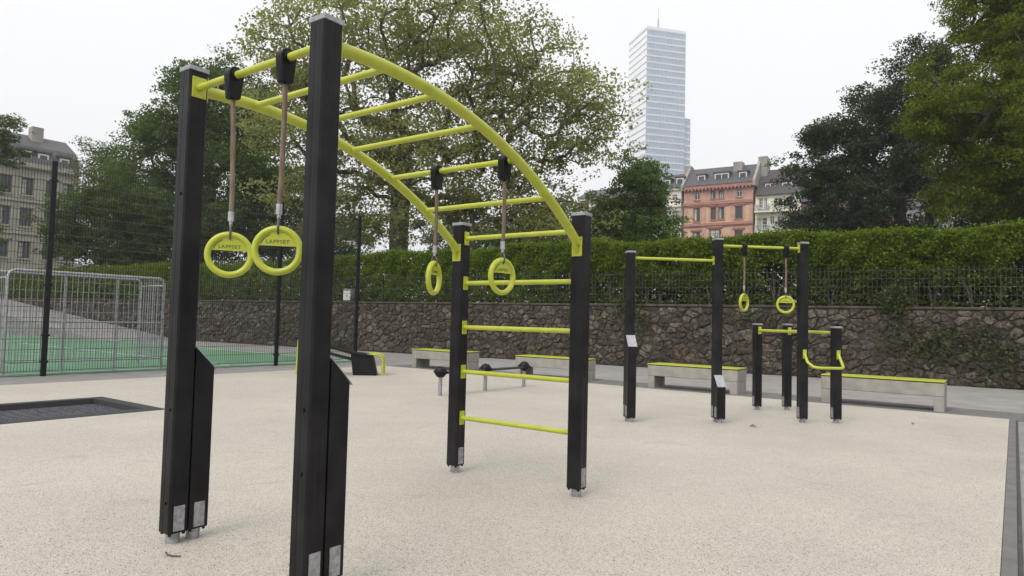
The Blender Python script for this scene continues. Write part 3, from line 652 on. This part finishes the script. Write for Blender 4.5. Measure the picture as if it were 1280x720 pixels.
def bench(b0, label):
    t = thing('concrete_bench', label, 'bench', W(b0, 12.55), RZ, 'concrete benches in front of the stone wall')
    L, D, Hh = 1.78, .52, .43
    MB().box(0, L, 0, D, .225, Hh).build('slab', 'concrete', t, bevel=.008)
    for x in (.004, L-.144): MB().box(x, x+.14, .004, D-.004, -.02, .224).build('leg', 'concrete', t, bevel=.006)
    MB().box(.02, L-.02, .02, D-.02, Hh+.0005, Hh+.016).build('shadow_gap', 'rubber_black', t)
    MB().box(-.004, L+.004, -.006, D+.006, Hh+.0165, Hh+.034).build('seat_board', 'lime', t, bevel=.004)
bench(-12.35, 'lime topped concrete bench closest to the sit-up bench')
bench(-9.10, 'lime topped concrete bench behind the low roller bar, second from the sit-up bench')
bench(-5.86, 'lime topped concrete bench behind the taller pull-up posts')
bench(-2.66, 'lime topped concrete bench beside the dip bars at the play surface corner')

# sit-up bench: sloping board, body block and lime tube frame
su = thing('sit_up_bench', 'black sit-up bench with sloping board and lime tube frame', 'exercise bench', (-3.05, 14.75, 0), R(6))
MB().prism([(-.30, .0), (.20, .0), (.10, .40), (-.36, .46)], 'y', -.18, .18).build('body', 'black_plastic', su, bevel=.012)
MB().prism([(-1.55, .80), (-1.50, .75), (-.34, .445), (.11, .405), (.13, .435), (-.32, .49)][::-1], 'y', -.22, .22).build('board', 'black_plastic', su, bevel=.008)
MB().prism([(-1.2, .50), (-.35, .30), (-.35, .36), (-1.2, .56)], 'y', -.05, .05).build('brace', 'rubber_frame', su, bevel=.006)
for y in (-.12, .42):
    p = [(-.02, y, .44), (.16, y, .44), (.25, y, .425), (.30, y, .36), (.31, y, .25), (.31, y, -.01)]
    MB().tube(p, .02, 12).build('frame_tube', 'lime', su, smooth=True)
for z in (.36, .28, .18): MB().tube([(.30, -.12, z), (.30, .42, z)], .012, 8).build('foot_bar', 'lime', su, smooth=True)
for y in (-.14, .14): MB().tube([(-1.45, y, .76), (-1.47, y, -.01)], .022, 12).build('leg', 'lime', su, smooth=True)

# low roller bar on three steel posts, running along e
ro = thing('low_roller_bar', 'low black roller bar on three grey steel posts between the benches', 'exercise bar', (-1.12, 11.09, 0), RZ)
SPx = 1.17
for k in range(3):
    y = k*SPx
    MB().tube([(0, y, -.02), (0, y, .36)], .032, 16).build('post', 'galvanised', ro, smooth=True)
    rr = MB().tube([(-.09, y, .385), (-.075, y, .385), (-.05, y, .385), (-.01, y, .385), (.0, y, .385), (.01, y, .385), (.05, y, .385), (.075, y, .385), (.09, y, .385)], [.03, .062, .084, .094, .088, .094, .084, .062, .03], 24).tube([(-.13, y, .385), (.13, y, .385)], .028, 12)
    rr.build('roller', 'black_plastic', ro, smooth=True)
for y in (SPx*.5, SPx*1.5):
    MB().box(-.055, .055, y-SPx*.5+.09, y+SPx*.5-.09, .35, .385).build('beam', 'rubber_frame', ro, bevel=.008)

# five-a-side goal behind the court fence
go = thing('steel_goal', 'grey steel small-sided goal with barred back on the green court', 'goal', W(-15.2, 4.69), RZ)
GL, GD, GH = 2.93, 1.05, 1.97          # local y along the fence, -x into the court
for x in (0, -GD):
    p = [(x, 0, -.02), (x, 0, GH-.12), (x, .04, GH-.03), (x, .12, GH), (x, GL-.12, GH), (x, GL-.04, GH-.03), (x, GL, GH-.12), (x, GL, -.02)]
    MB().tube(p, .03, 12).build('hoop', 'goal_metal', go, smooth=True)
for y in (GL/3, 2*GL/3): MB().tube([(0, y, -.02), (0, y, GH)], .024, 10).build('upright', 'goal_metal', go, smooth=True)
for z in (.22, 1.0): MB().tube([(0, 0, z), (0, GL, z)], .018, 10).build('rail', 'goal_metal', go, smooth=True)
for y in (0, GL): MB().tube([(0, y, .22), (-GD, y, .22)], .018, 10).tube([(0, y, GH-.15), (-GD, y, GH-.15)], .018, 10).build('side_rail', 'goal_metal', go, smooth=True)
V, Q = wires([((0, .1+k*.1, .22), (0, .1+k*.1, GH)) for k in range(28)] + [((0, 0, .4+k*.2), (0, GL, .4+k*.2)) for k in range(8)], .005); struct(put('back_bars', fastmesh('back_bars', V, Q, 'goal_metal'), go), 'stuff')
V, Q = wires([((-.1-k*.1, y, .22), (-.1-k*.1, y, GH-.02)) for k in range(9) for y in (0, GL)], .005); struct(put('side_bars', fastmesh('side_bars', V, Q, 'goal_metal'), go), 'stuff')

# tall court fence
cf = thing('court_fence', 'tall dark double-wire mesh fence around the green sports court', 'fence', W(-14.75, 0), RZ)
FS, FH = 2.52, 4.05
for k in range(-2, 4):
    y = 5.2+k*FS
    pm = MB().box(-.03, .03, y-.045, y+.045, -.02, FH+.02)
    po = pm.build('post', 'fence_paint', cf, bevel=.006)
    for z in (.25, .75, 1.7, 2.7, 3.7): MB().box(-.05, .05, y-.06, y+.06, z-.02, z+.02).build('bracket', 'fence_paint', po)
    if k < 3:
        sg = [((-.036, y+.06+i*.05, .06), (-.036, y+.06+i*.05, FH)) for i in range(int((FS-.1)/.05)+1)]
        V, Q = wires(sg, .0026); V2, Q2 = wires([((x_, y+.03, .08+j*.2), (x_, y+FS-.03, .08+j*.2)) for j in range(20) for x_ in (-.042, -.030)], .0045)
        struct(put('vertical_wires', fastmesh('vertical_wires', V, Q, 'fence_paint'), cf), 'stuff'); struct(put('horizontal_wires', fastmesh('horizontal_wires', V2, Q2, 'wire_skylit'), cf), 'stuff')  # horizontals get the lighter copy: caught sky light is in the colour

# ---------------------------------------------------------------- buildings
def wall_holes(mb, x0, x1, z0, z1, rects, depth=.22, y=0.):
    xs = sorted({x0, x1, *[r[0] for r in rects], *[r[1] for r in rects]}); zs = sorted({z0, z1, *[r[2] for r in rects], *[r[3] for r in rects]})
    for i in range(len(xs)-1):
        for j in range(len(zs)-1):
            cx, cz_ = (xs[i]+xs[i+1])/2, (zs[j]+zs[j+1])/2
            if any(r[0] < cx < r[1] and r[2] < cz_ < r[3] for r in rects): continue
            mb.add([(xs[i],y,zs[j]),(xs[i+1],y,zs[j]),(xs[i+1],y,zs[j+1]),(xs[i],y,zs[j+1])], [(0,1,2,3)])
    for a, b, c, d in rects:
        mb.add([(a,y,c),(b,y,c),(b,y,d),(a,y,d),(a,y+depth,c),(b,y+depth,c),(b,y+depth,d),(a,y+depth,d)], [(0,1,5,4),(1,2,6,5),(2,3,7,6),(3,0,4,7)])
def window(parent, r, y=.14, frame='window_frame', split=True, sill='white_plaster', curtain=None, y0=0.):
    a, b, c, d = r; f = .09; mb = MB()
    mb.box(a, b, y, y+.06, c, c+f).box(a, b, y, y+.06, d-f, d).box(a, a+f, y, y+.06, c+f, d-f).box(b-f, b, y, y+.06, c+f, d-f)
    if split: mb.box((a+b)/2-.04, (a+b)/2+.04, y+.002, y+.058, c+f, d-f); mb.box(a+f, b-f, y+.004, y+.056, c+(d-c)*.68, c+(d-c)*.68+.07)
    o = mb.build('window', frame, parent)
    MB().box(a+.02, b-.02, y+.03, y+.045, c+.02, d-.02).build('pane', 'glass', o)
    if curtain: MB().box(a+.1, a+.1+(b-a-.2)*curtain, y+.012, y+.02, c+.12, d-.1).build('curtain', 'curtain', o)
    if sill: MB().box(a-.12, b+.12, y0-.14, y0+.10, c-.16, c-.002).build('sill', sill, o)
    return o
HK = 1.4
H0 = Vector((301/853*70*HK, 70*HK, 0))
def hs_(r): return (r[0]*HK, r[1]*HK, 1.25+(r[2]-1.25)*HK, 1.25+(r[3]-1.25)*HK)
def hz(z): return 1.25+(z-1.25)*HK
def roof(parent, x0, x1, ze, zr, D, m, over=.35):
    mb = MB().prism([(-over, ze-.05), (D*.42, zr), (D*.6, zr), (D, ze)][::-1], 'x', x0, x1); return mb.build('roof', m, parent)
def dormer(parent, r, roofm, D_front=.9):
    a, b, c, d = r; y0 = D_front
    mb = MB().box(a-.25, b+.25, y0, y0+3.2, c-.5, d+.2); o = mb.build('dormer', roofm, parent)
    MB().box(a-.35, b+.35, y0-.15, y0+3.2, d+.2, d+.38).build('dormer_roof', roofm, o)
    f = MB(); f.box(a-.1, b+.1, y0-.06, y0-.003, c-.1, d+.1).build('dormer_frame', 'window_frame', o)
    k = 2 if b-a > 1.2 else 1
    for i in range(k):
        wa, wb = a+(b-a)*i/k+.06, a+(b-a)*(i+1)/k-.06
        MB().box(wa, wb, y0-.075, y0-.062, c+.05, d-.05).build('dormer_pane', 'glass', o)

pk = thing('pink_townhouse', 'pink and ochre townhouse with red cornices and three slate roof dormers', 'house', H0, WRZ)
rows1 = [hs_(r) for r in ((-6.14,-5.52,14.68,15.51),(-4.39,-3.88,14.71,15.54),(-3.53,-3.0,14.70,15.51),(-1.71,-1.11,14.72,15.55))]
rows2 = [hs_(r) for r in ((-6.2,-5.5,12.33,13.79),(-4.37,-3.81,12.44,13.75),(-3.55,-2.95,12.47,13.72),(-1.82,-1.06,12.40,13.72))]
rows3 = [hs_(r) for r in ((-6.25,-5.47,9.9,11.18),(-4.47,-3.29,9.9,11.42),(-1.84,-1.04,9.9,11.19))]
x0, x1 = -7.27*HK, -.04*HK; ze = hz(16.05)
mb = MB(); wall_holes(mb, x0, x1, 1.7, hz(14.2), rows2+rows3); mb.box(x0, x1, .5, 9, 1.7, hz(14.2)); mb.build('wall', 'ochre_plaster', pk)
mb = MB(); wall_holes(mb, x0, x1, hz(14.2)+.001, ze, rows1); mb.box(x0, x1, .5, 9, hz(14.2)+.001, ze); mb.build('upper_wall', 'pink_plaster', pk)
for k, r in enumerate(rows1+rows2+rows3):
    window(pk, r, frame='window_frame' if k in (0, 3) else 'dark_frame', sill='red_trim', curtain=(None, .5, .9, None, .4, None, .55)[k % 7])
for k, r in enumerate(rows2+rows3):
    MB().box(r[0]-.35, r[1]+.35, -.20, -.003, r[3]+.22, r[3]+.42).box(r[0]-.22, r[1]+.22, -.09, -.002, r[3]+.03, r[3]+.22).build('lintel', 'red_trim', pk)
    for xx in (r[0]-.24, r[1]+.04): MB().box(xx, xx+.2, -.06, -.002, r[2], r[3]).build('surround', 'pink_plaster', pk)
for zc, th_, pr in ((16.0, .55, .5), (14.22, .42, .28), (13.98, .16, .16), (11.95, .38, .26), (11.72, .14, .12)):
    MB().box(x0-.05, x1+.05, -pr, -.004, hz(zc)-th_/2, hz(zc)+th_/2).build('cornice', 'red_trim', pk)
for k in range(19): xx = x0+.3+k*(x1-x0-.6)/18; MB().box(xx-.11, xx+.11, -.62, -.02, ze-.62, ze-.36).build('bracket', 'red_trim', pk)
for xx in (x0+.05, x0+2.9, x1-3.1, x1-.5): MB().box(xx, xx+.42, -.08, -.003, 2, hz(14.0)).build('pilaster', 'pink_plaster', pk)
rf = roof(pk, x0, x1, ze+.2, hz(18.05)+.9, 10, 'slate', .6)
for r in ((-5.9,-5.23,16.51,17.37),(-4.08,-2.72,16.48,17.41),(-1.53,-.87,16.6,17.36)): dormer(pk, hs_(r), 'slate')
MB().box(-2.5*HK, -1.55*HK, 2.6, 4.2, hz(17.3), hz(18.3)+.8).build('chimney', 'chimney_plaster', rf)
for xa, xb, zt in ((x1, x1+.38, 18.35), (x0-.38, x0, 18.2)):
    MB().prism([(-.5, ze-.4), (-.3, ze+.5), (3.6, hz(zt)+.9), (5.6, hz(zt)+.9), (10, ze)][::-1], 'x', xa+.002, xb-.002).build('party_wall', 'chimney_plaster', pk)
MB().box(x1+.01, x1+1.3, 3.4, 5.8, hz(17.0), hz(18.75)+.8).build('chimney', 'chimney_plaster', pk)
MB().box(x0-1.0, x0-.01, 3.4, 5.2, hz(17.0), hz(18.62)+.6).build('chimney', 'chimney_plaster', pk)

wh = thing('white_townhouse', 'narrow off-white townhouse adjoining the pink townhouse', 'house', H0, WRZ)
xa, xb = -10.2*HK, x0-.4
rw = [hs_(r) for r in ((-8.59,-8.0,14.79,15.46),(-8.59,-7.94,12.46,13.7),(-9.75,-9.15,14.79,15.46),(-9.75,-9.15,12.46,13.7),(-8.59,-7.94,10.0,11.3),(-9.75,-9.15,10.0,11.3))]
mb = MB(); wall_holes(mb, xa, xb, 1.7, hz(16.1), rw); mb.box(xa, xb, .5, 9, 1.7, hz(16.1)); mb.build('wall', 'white_plaster', wh)
for r in rw: window(wh, r, frame='window_frame')
for zc in (16.05, 14.2, 11.9): MB().box(xa, xb, -.3, -.004, hz(zc)-.2, hz(zc)+.2).build('cornice', 'white_plaster', wh)
for r in rw[1:2]: MB().box(r[1]+.05, r[1]+.75, -.07, -.004, r[2], r[3]).build('shutter', 'cream_plaster', wh)
roof(wh, xa, xb, hz(16.2), hz(17.75)+.8, 10, 'slate', .5)
for r in ((-8.27,-7.6,16.62,17.30),(-9.6,-9.1,16.62,17.2)): dormer(wh, hs_(r), 'slate')

yw = thing('yellow_townhouse', 'pale yellow townhouse with balconies and a dark brown roof', 'house', H0, WRZ)
xa, xb = .30, 6.4
ry = [hs_(r) for r in ((.55,.95,13.36,14.41),(1.02,1.37,13.34,14.38),(2.04,2.73,13.5,14.34),(3.24,3.79,13.5,14.36),(.35,1.38,11.2,12.39),(1.66,2.08,11.59,12.48),(2.33,3.05,11.55,12.43),(3.32,3.73,11.58,12.46))]
mb = MB(); wall_holes(mb, xa, xb, 1.7, hz(14.72), ry); mb.box(xa, xb, .5, 9, 1.7, hz(14.72)); mb.build('wall', 'yellow_plaster', yw)
for k, r in enumerate(ry): window(yw, r, frame='window_frame', sill='white_plaster', curtain=(None, .6, None)[k % 3])
roof(yw, xa, xb, hz(14.7), hz(17.25)+1, 11, 'slate_brown', .5)
for r in ((1.07,1.95,15.32,15.95),(2.72,3.57,15.3,15.93)): dormer(yw, hs_(r), 'slate_brown', 1.2)
for z_, d_2 in ((hz(12.95), 1.1), (hz(10.9), .9)):
    bo = MB().box(xa+.05, xb-.1, -d_2, -.004, z_-.18, z_).build('balcony', 'white_plaster', yw)
    sg = [((xa+.1+i*.22, -d_2+.06, z_), (xa+.1+i*.22, -d_2+.06, z_+.95)) for i in range(27)] + [((xa+.06, -d_2+.06, z_+.95), (xb-.12, -d_2+.06, z_+.95)), ((xa+.06, -d_2+.06, z_+.5), (xb-.12, -d_2+.06, z_+.5))]
    V, Q = wires(sg, .028); put('railing', fastmesh('railing', V, Q, 'tower_slat'), bo)
    for i in range(5): 
        gx = xa+.6+i*1.25; rg2 = np.random.default_rng(i); V, Q = leaf_quads(np.array([gx, -d_2+.3, z_+.55])+rg2.normal(size=(220,3))*np.array([.22,.15,.28]), .13, .6); struct(put('balcony_plant', fastmesh('plant', V, Q, 'leaf_mid'), bo), 'stuff')

pa = thing('pale_townhouse', 'pale grey townhouse half hidden behind the compact green tree', 'house', H0, WRZ)
xa, xb = -20*HK, -10.2*HK-.05
rp_ = [(xa+1+k*1.9, xa+2.0+k*1.9, hz(z0), hz(z0+1.25)) for k in range(7) for z0 in (14.1, 12.0, 9.8)]
mb = MB(); wall_holes(mb, xa, xb, 1.7, hz(15.7), rp_); mb.box(xa, xb, .5, 9, 1.7, hz(15.7)); mb.build('wall', 'white_plaster', pa)
for r in rp_: window(pa, r, frame='window_frame')
MB().box(xa, xb, -.3, -.004, hz(15.7)-.3, hz(15.7)+.1).build('cornice', 'white_plaster', pa)
roof(pa, xa, xb, hz(15.8), hz(17.3), 10, 'slate', .5)

for nm, lab, pm, xa, xb, ztop in (('brick_townhouse', 'dull red brick townhouse behind the grey green tree', 'chimney_brick', 6.45, 19, 13.6), ('grey_townhouse', 'grey plastered townhouse behind the feathery tree', 'chimney_plaster', 19.05, 42, 12.6)):
    bk = thing(nm, lab, 'house', H0, WRZ)
    rb_ = [(xa+.9+k*2.1, xa+2.1+k*2.1, z0, z0+2.0) for k in range(int((xb-xa-1.4)/2.1)) for z0 in (hz(ztop)-3, hz(ztop)-6.4, hz(ztop)-9.8)]
    mb = MB(); wall_holes(mb, xa, xb, 1.7, hz(ztop), rb_); mb.box(xa, xb, .5, 9, 1.7, hz(ztop)); mb.build('wall', pm, bk)
    for r in rb_: window(bk, r, frame='window_frame')
    roof(bk, xa, xb, hz(ztop)+.05, hz(ztop)+4, 10, 'slate', .5)

# cream house beyond the court: facade along e, facing the court
L0 = Vector((-590/853*66, 66, 0))
cr_ = thing('cream_townhouse', 'cream stone townhouse with slate mansard roof beyond the court fence', 'house', L0, TH)
xs_ = [-3.75, -1.98, .02]
rc = [(x, x+.95, z0, z1) for x in (-7.4, -5.6, -3.75, -1.98, .02, 1.5) for z0, z1 in ((12.05, 13.65), (9.05, 10.75), (6.0, 7.55))]
mb = MB(); wall_holes(mb, -14, 2.9, 1.7, 14.75, rc); mb.box(-14, 2.9, .5, 10, 1.7, 14.75); mb.build('wall', 'cream_plaster', cr_)
for k, r in enumerate(rc):
    window(cr_, r, frame='dark_frame', sill='cream_plaster', curtain=(None, .4)[k % 2])
    MB().box(r[0]-.18, r[1]+.18, -.14, -.003, r[3]+.08, r[3]+.28).build('lintel', 'cream_plaster', cr_)
    for xx in (r[0]-.2, r[1]+.02): MB().box(xx, xx+.18, -.07, -.003, r[2], r[3]+.08).build('surround', 'cream_plaster', cr_)
for zc, th_, pr in ((14.85, .5, .45), (11.5, .3, .2), (8.4, .3, .2)): MB().box(-14, 2.95, -pr, -.004, zc-th_/2, zc+th_/2).build('cornice', 'cream_plaster', cr_)
rf2 = MB().prism([(-.15, 15.1), (1.0, 17.0), (3.8, 18.6), (6, 18.6), (10, 15.1)][::-1], 'x', -14, 2.9).build('roof', 'slate', cr_)
for r in ((-5.6,-4.9,15.2,16.25),(-2.0,-1.3,15.2,16.25),(-.58,.15,15.2,16.2),(1.3,1.95,15.2,16.1)): dormer(cr_, r, 'slate', .35)
MB().box(-.6, .4, 2.4, 3.4, 17.3, 19.3).build('chimney', 'chimney_plaster', rf2)
MB().box(-2.35, -1.95, 2.0, 2.5, 17.55, 17.9).build('skylight', 'window_frame', rf2)

# glass office tower
tw = thing('office_tower', 'hazy pale glass office tower with a rooftop mast', 'skyscraper', (65.0, 338, 0), R(14.5))
TW, TD, TZ = 21.4, 21.5, 149.9
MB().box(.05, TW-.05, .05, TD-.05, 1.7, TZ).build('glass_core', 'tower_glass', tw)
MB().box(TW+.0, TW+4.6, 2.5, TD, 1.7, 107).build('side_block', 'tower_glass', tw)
NF = 44; fh = (TZ-2)/NF
bd = MB(); ml = MB(); st_ = MB(); sb_ = MB()
for k in range(NF+1):
    z = 2+k*fh
    bd.box(-.05, TW+.05, -.22, .04, z-.40, z+.32)
    st_.box(-.30, .04, -.2, TD, z-.12, z+.20)
    if z < 105: sb_.box(TW+.01, TW+4.75, 2.2, 2.49, z-.5, z+.5)
for i in range(29): x = i*TW/28; ml.box(x-.09, x+.09, -.34, .02, 2, TZ+1.2)
for i in range(4): x = TW+.4+i*1.35; ml.box(x-.08, x+.08, 2.1, 2.45, 2, 107)
struct(bd.build('floor_bands', 'tower_band', tw), 'stuff'); struct(ml.build('mullions', 'tower_mullion', tw), 'stuff'); struct(sb_.build('side_bands', 'tower_band', tw), 'stuff')
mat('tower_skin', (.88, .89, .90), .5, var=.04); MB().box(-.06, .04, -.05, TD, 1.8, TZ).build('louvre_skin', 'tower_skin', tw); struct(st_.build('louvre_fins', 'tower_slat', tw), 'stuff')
MB().box(-.3, TW+.3, -.3, TD, TZ+.01, TZ+1.4).build('parapet', 'tower_band', tw)
ms = MB()
for sx in (-.45, .45):
    for sy in (-.45, .45): ms.tube([(TW*.42+sx, 6+sy, TZ), (TW*.42+sx*.4, 6+sy*.4, TZ+9)], .13, 6)
for k in range(8): ms.box(TW*.42-.55+.04*k, TW*.42+.55-.04*k, 5.45, 6.55, TZ+1+k*1.05, TZ+1.12+k*1.05)
ms.tube([(TW*.42, 6, TZ+8.8), (TW*.42, 6, TZ+14.8)], .14, 6); ms.build('mast', 'tower_slat', tw)
MB().box(TW*.62, TW*.75, 5, 8, TZ+1.4, TZ+3).build('roof_plant', 'tower_band', tw)

ub = thing('utility_box', 'small light grey utility box on the wall beside the court fence', 'utility box', WW(-20.55, .12, WH+.08), WRZ)
MB().box(-.2, .2, -.1, .12, .0, .42).build('cabinet', 'chimney_plaster', ub, bevel=.01); MB().box(-.22, .22, -.12, .14, .421, .45).build('lid', 'chimney_plaster', ub, bevel=.006); MB().box(-.17, .17, -.108, -.1005, .04, .38).build('door', 'window_frame', ub)
# ---------------------------------------------------------------- litter
def fallen_leaf(label, p, rz, sz):
    o = MB().add([(0,0,.004),(.5*sz,-.35*sz,.02),(sz,0,.006),(.55*sz,.3*sz,.03),(.3*sz,.05*sz,.012),(.75*sz,-.02*sz,.02),(1.5*sz,.1*sz,.004),(1.5*sz,.12*sz,.008)],
                 [(0,1,4),(1,5,4),(1,2,5),(2,3,5),(3,4,5),(3,0,4),(2,6,7)]).build('fallen_leaf', 'dead_leaf', None)
    o.location = p; o.rotation_euler = (0,0,rz); tag(o, label, 'leaf')
fallen_leaf('curled brown leaf on the play surface before the pull-up station', (2.98, 8.53, .002), .2, .12)
fallen_leaf('tiny brown leaf on the play surface in front of the dip bars', (5.35, 9.1, .002), 1.2, .07)
tp = [Vector((-1.76, 3.60, .006)), Vector((-1.73, 3.56, .006)), Vector((-1.69, 3.545, .006)), Vector((-1.655, 3.55, .006))]
tag(MB().tube(tp, [.004, .005, .005, .003], 6).build('twig', 'dead_leaf', None), 'thin bent twig lying by the foot of a tall black post', 'twig')

# ---------------------------------------------------------------- haze
hz_m = bpy.data.materials.new('haze'); hz_m.use_nodes = True; t = hz_m.node_tree; t.nodes.clear()
pv = t.nodes.new('ShaderNodeVolumePrincipled'); pv.inputs['Density'].default_value = .0008; pv.inputs['Color'].default_value = (.97, .98, 1, 1); pv.inputs['Anisotropy'].default_value = .2
oo = t.nodes.new('ShaderNodeOutputMaterial'); t.links.new(pv.outputs[0], oo.inputs['Volume'])
M['haze'] = hz_m
hb = MB().box(-1300, 1300, -1300, 1300, -1.5, 166).build('haze', 'haze', None); struct(hb, 'stuff'); hb['label'] = 'thin pale haze over the whole park'; hb['category'] = 'haze'
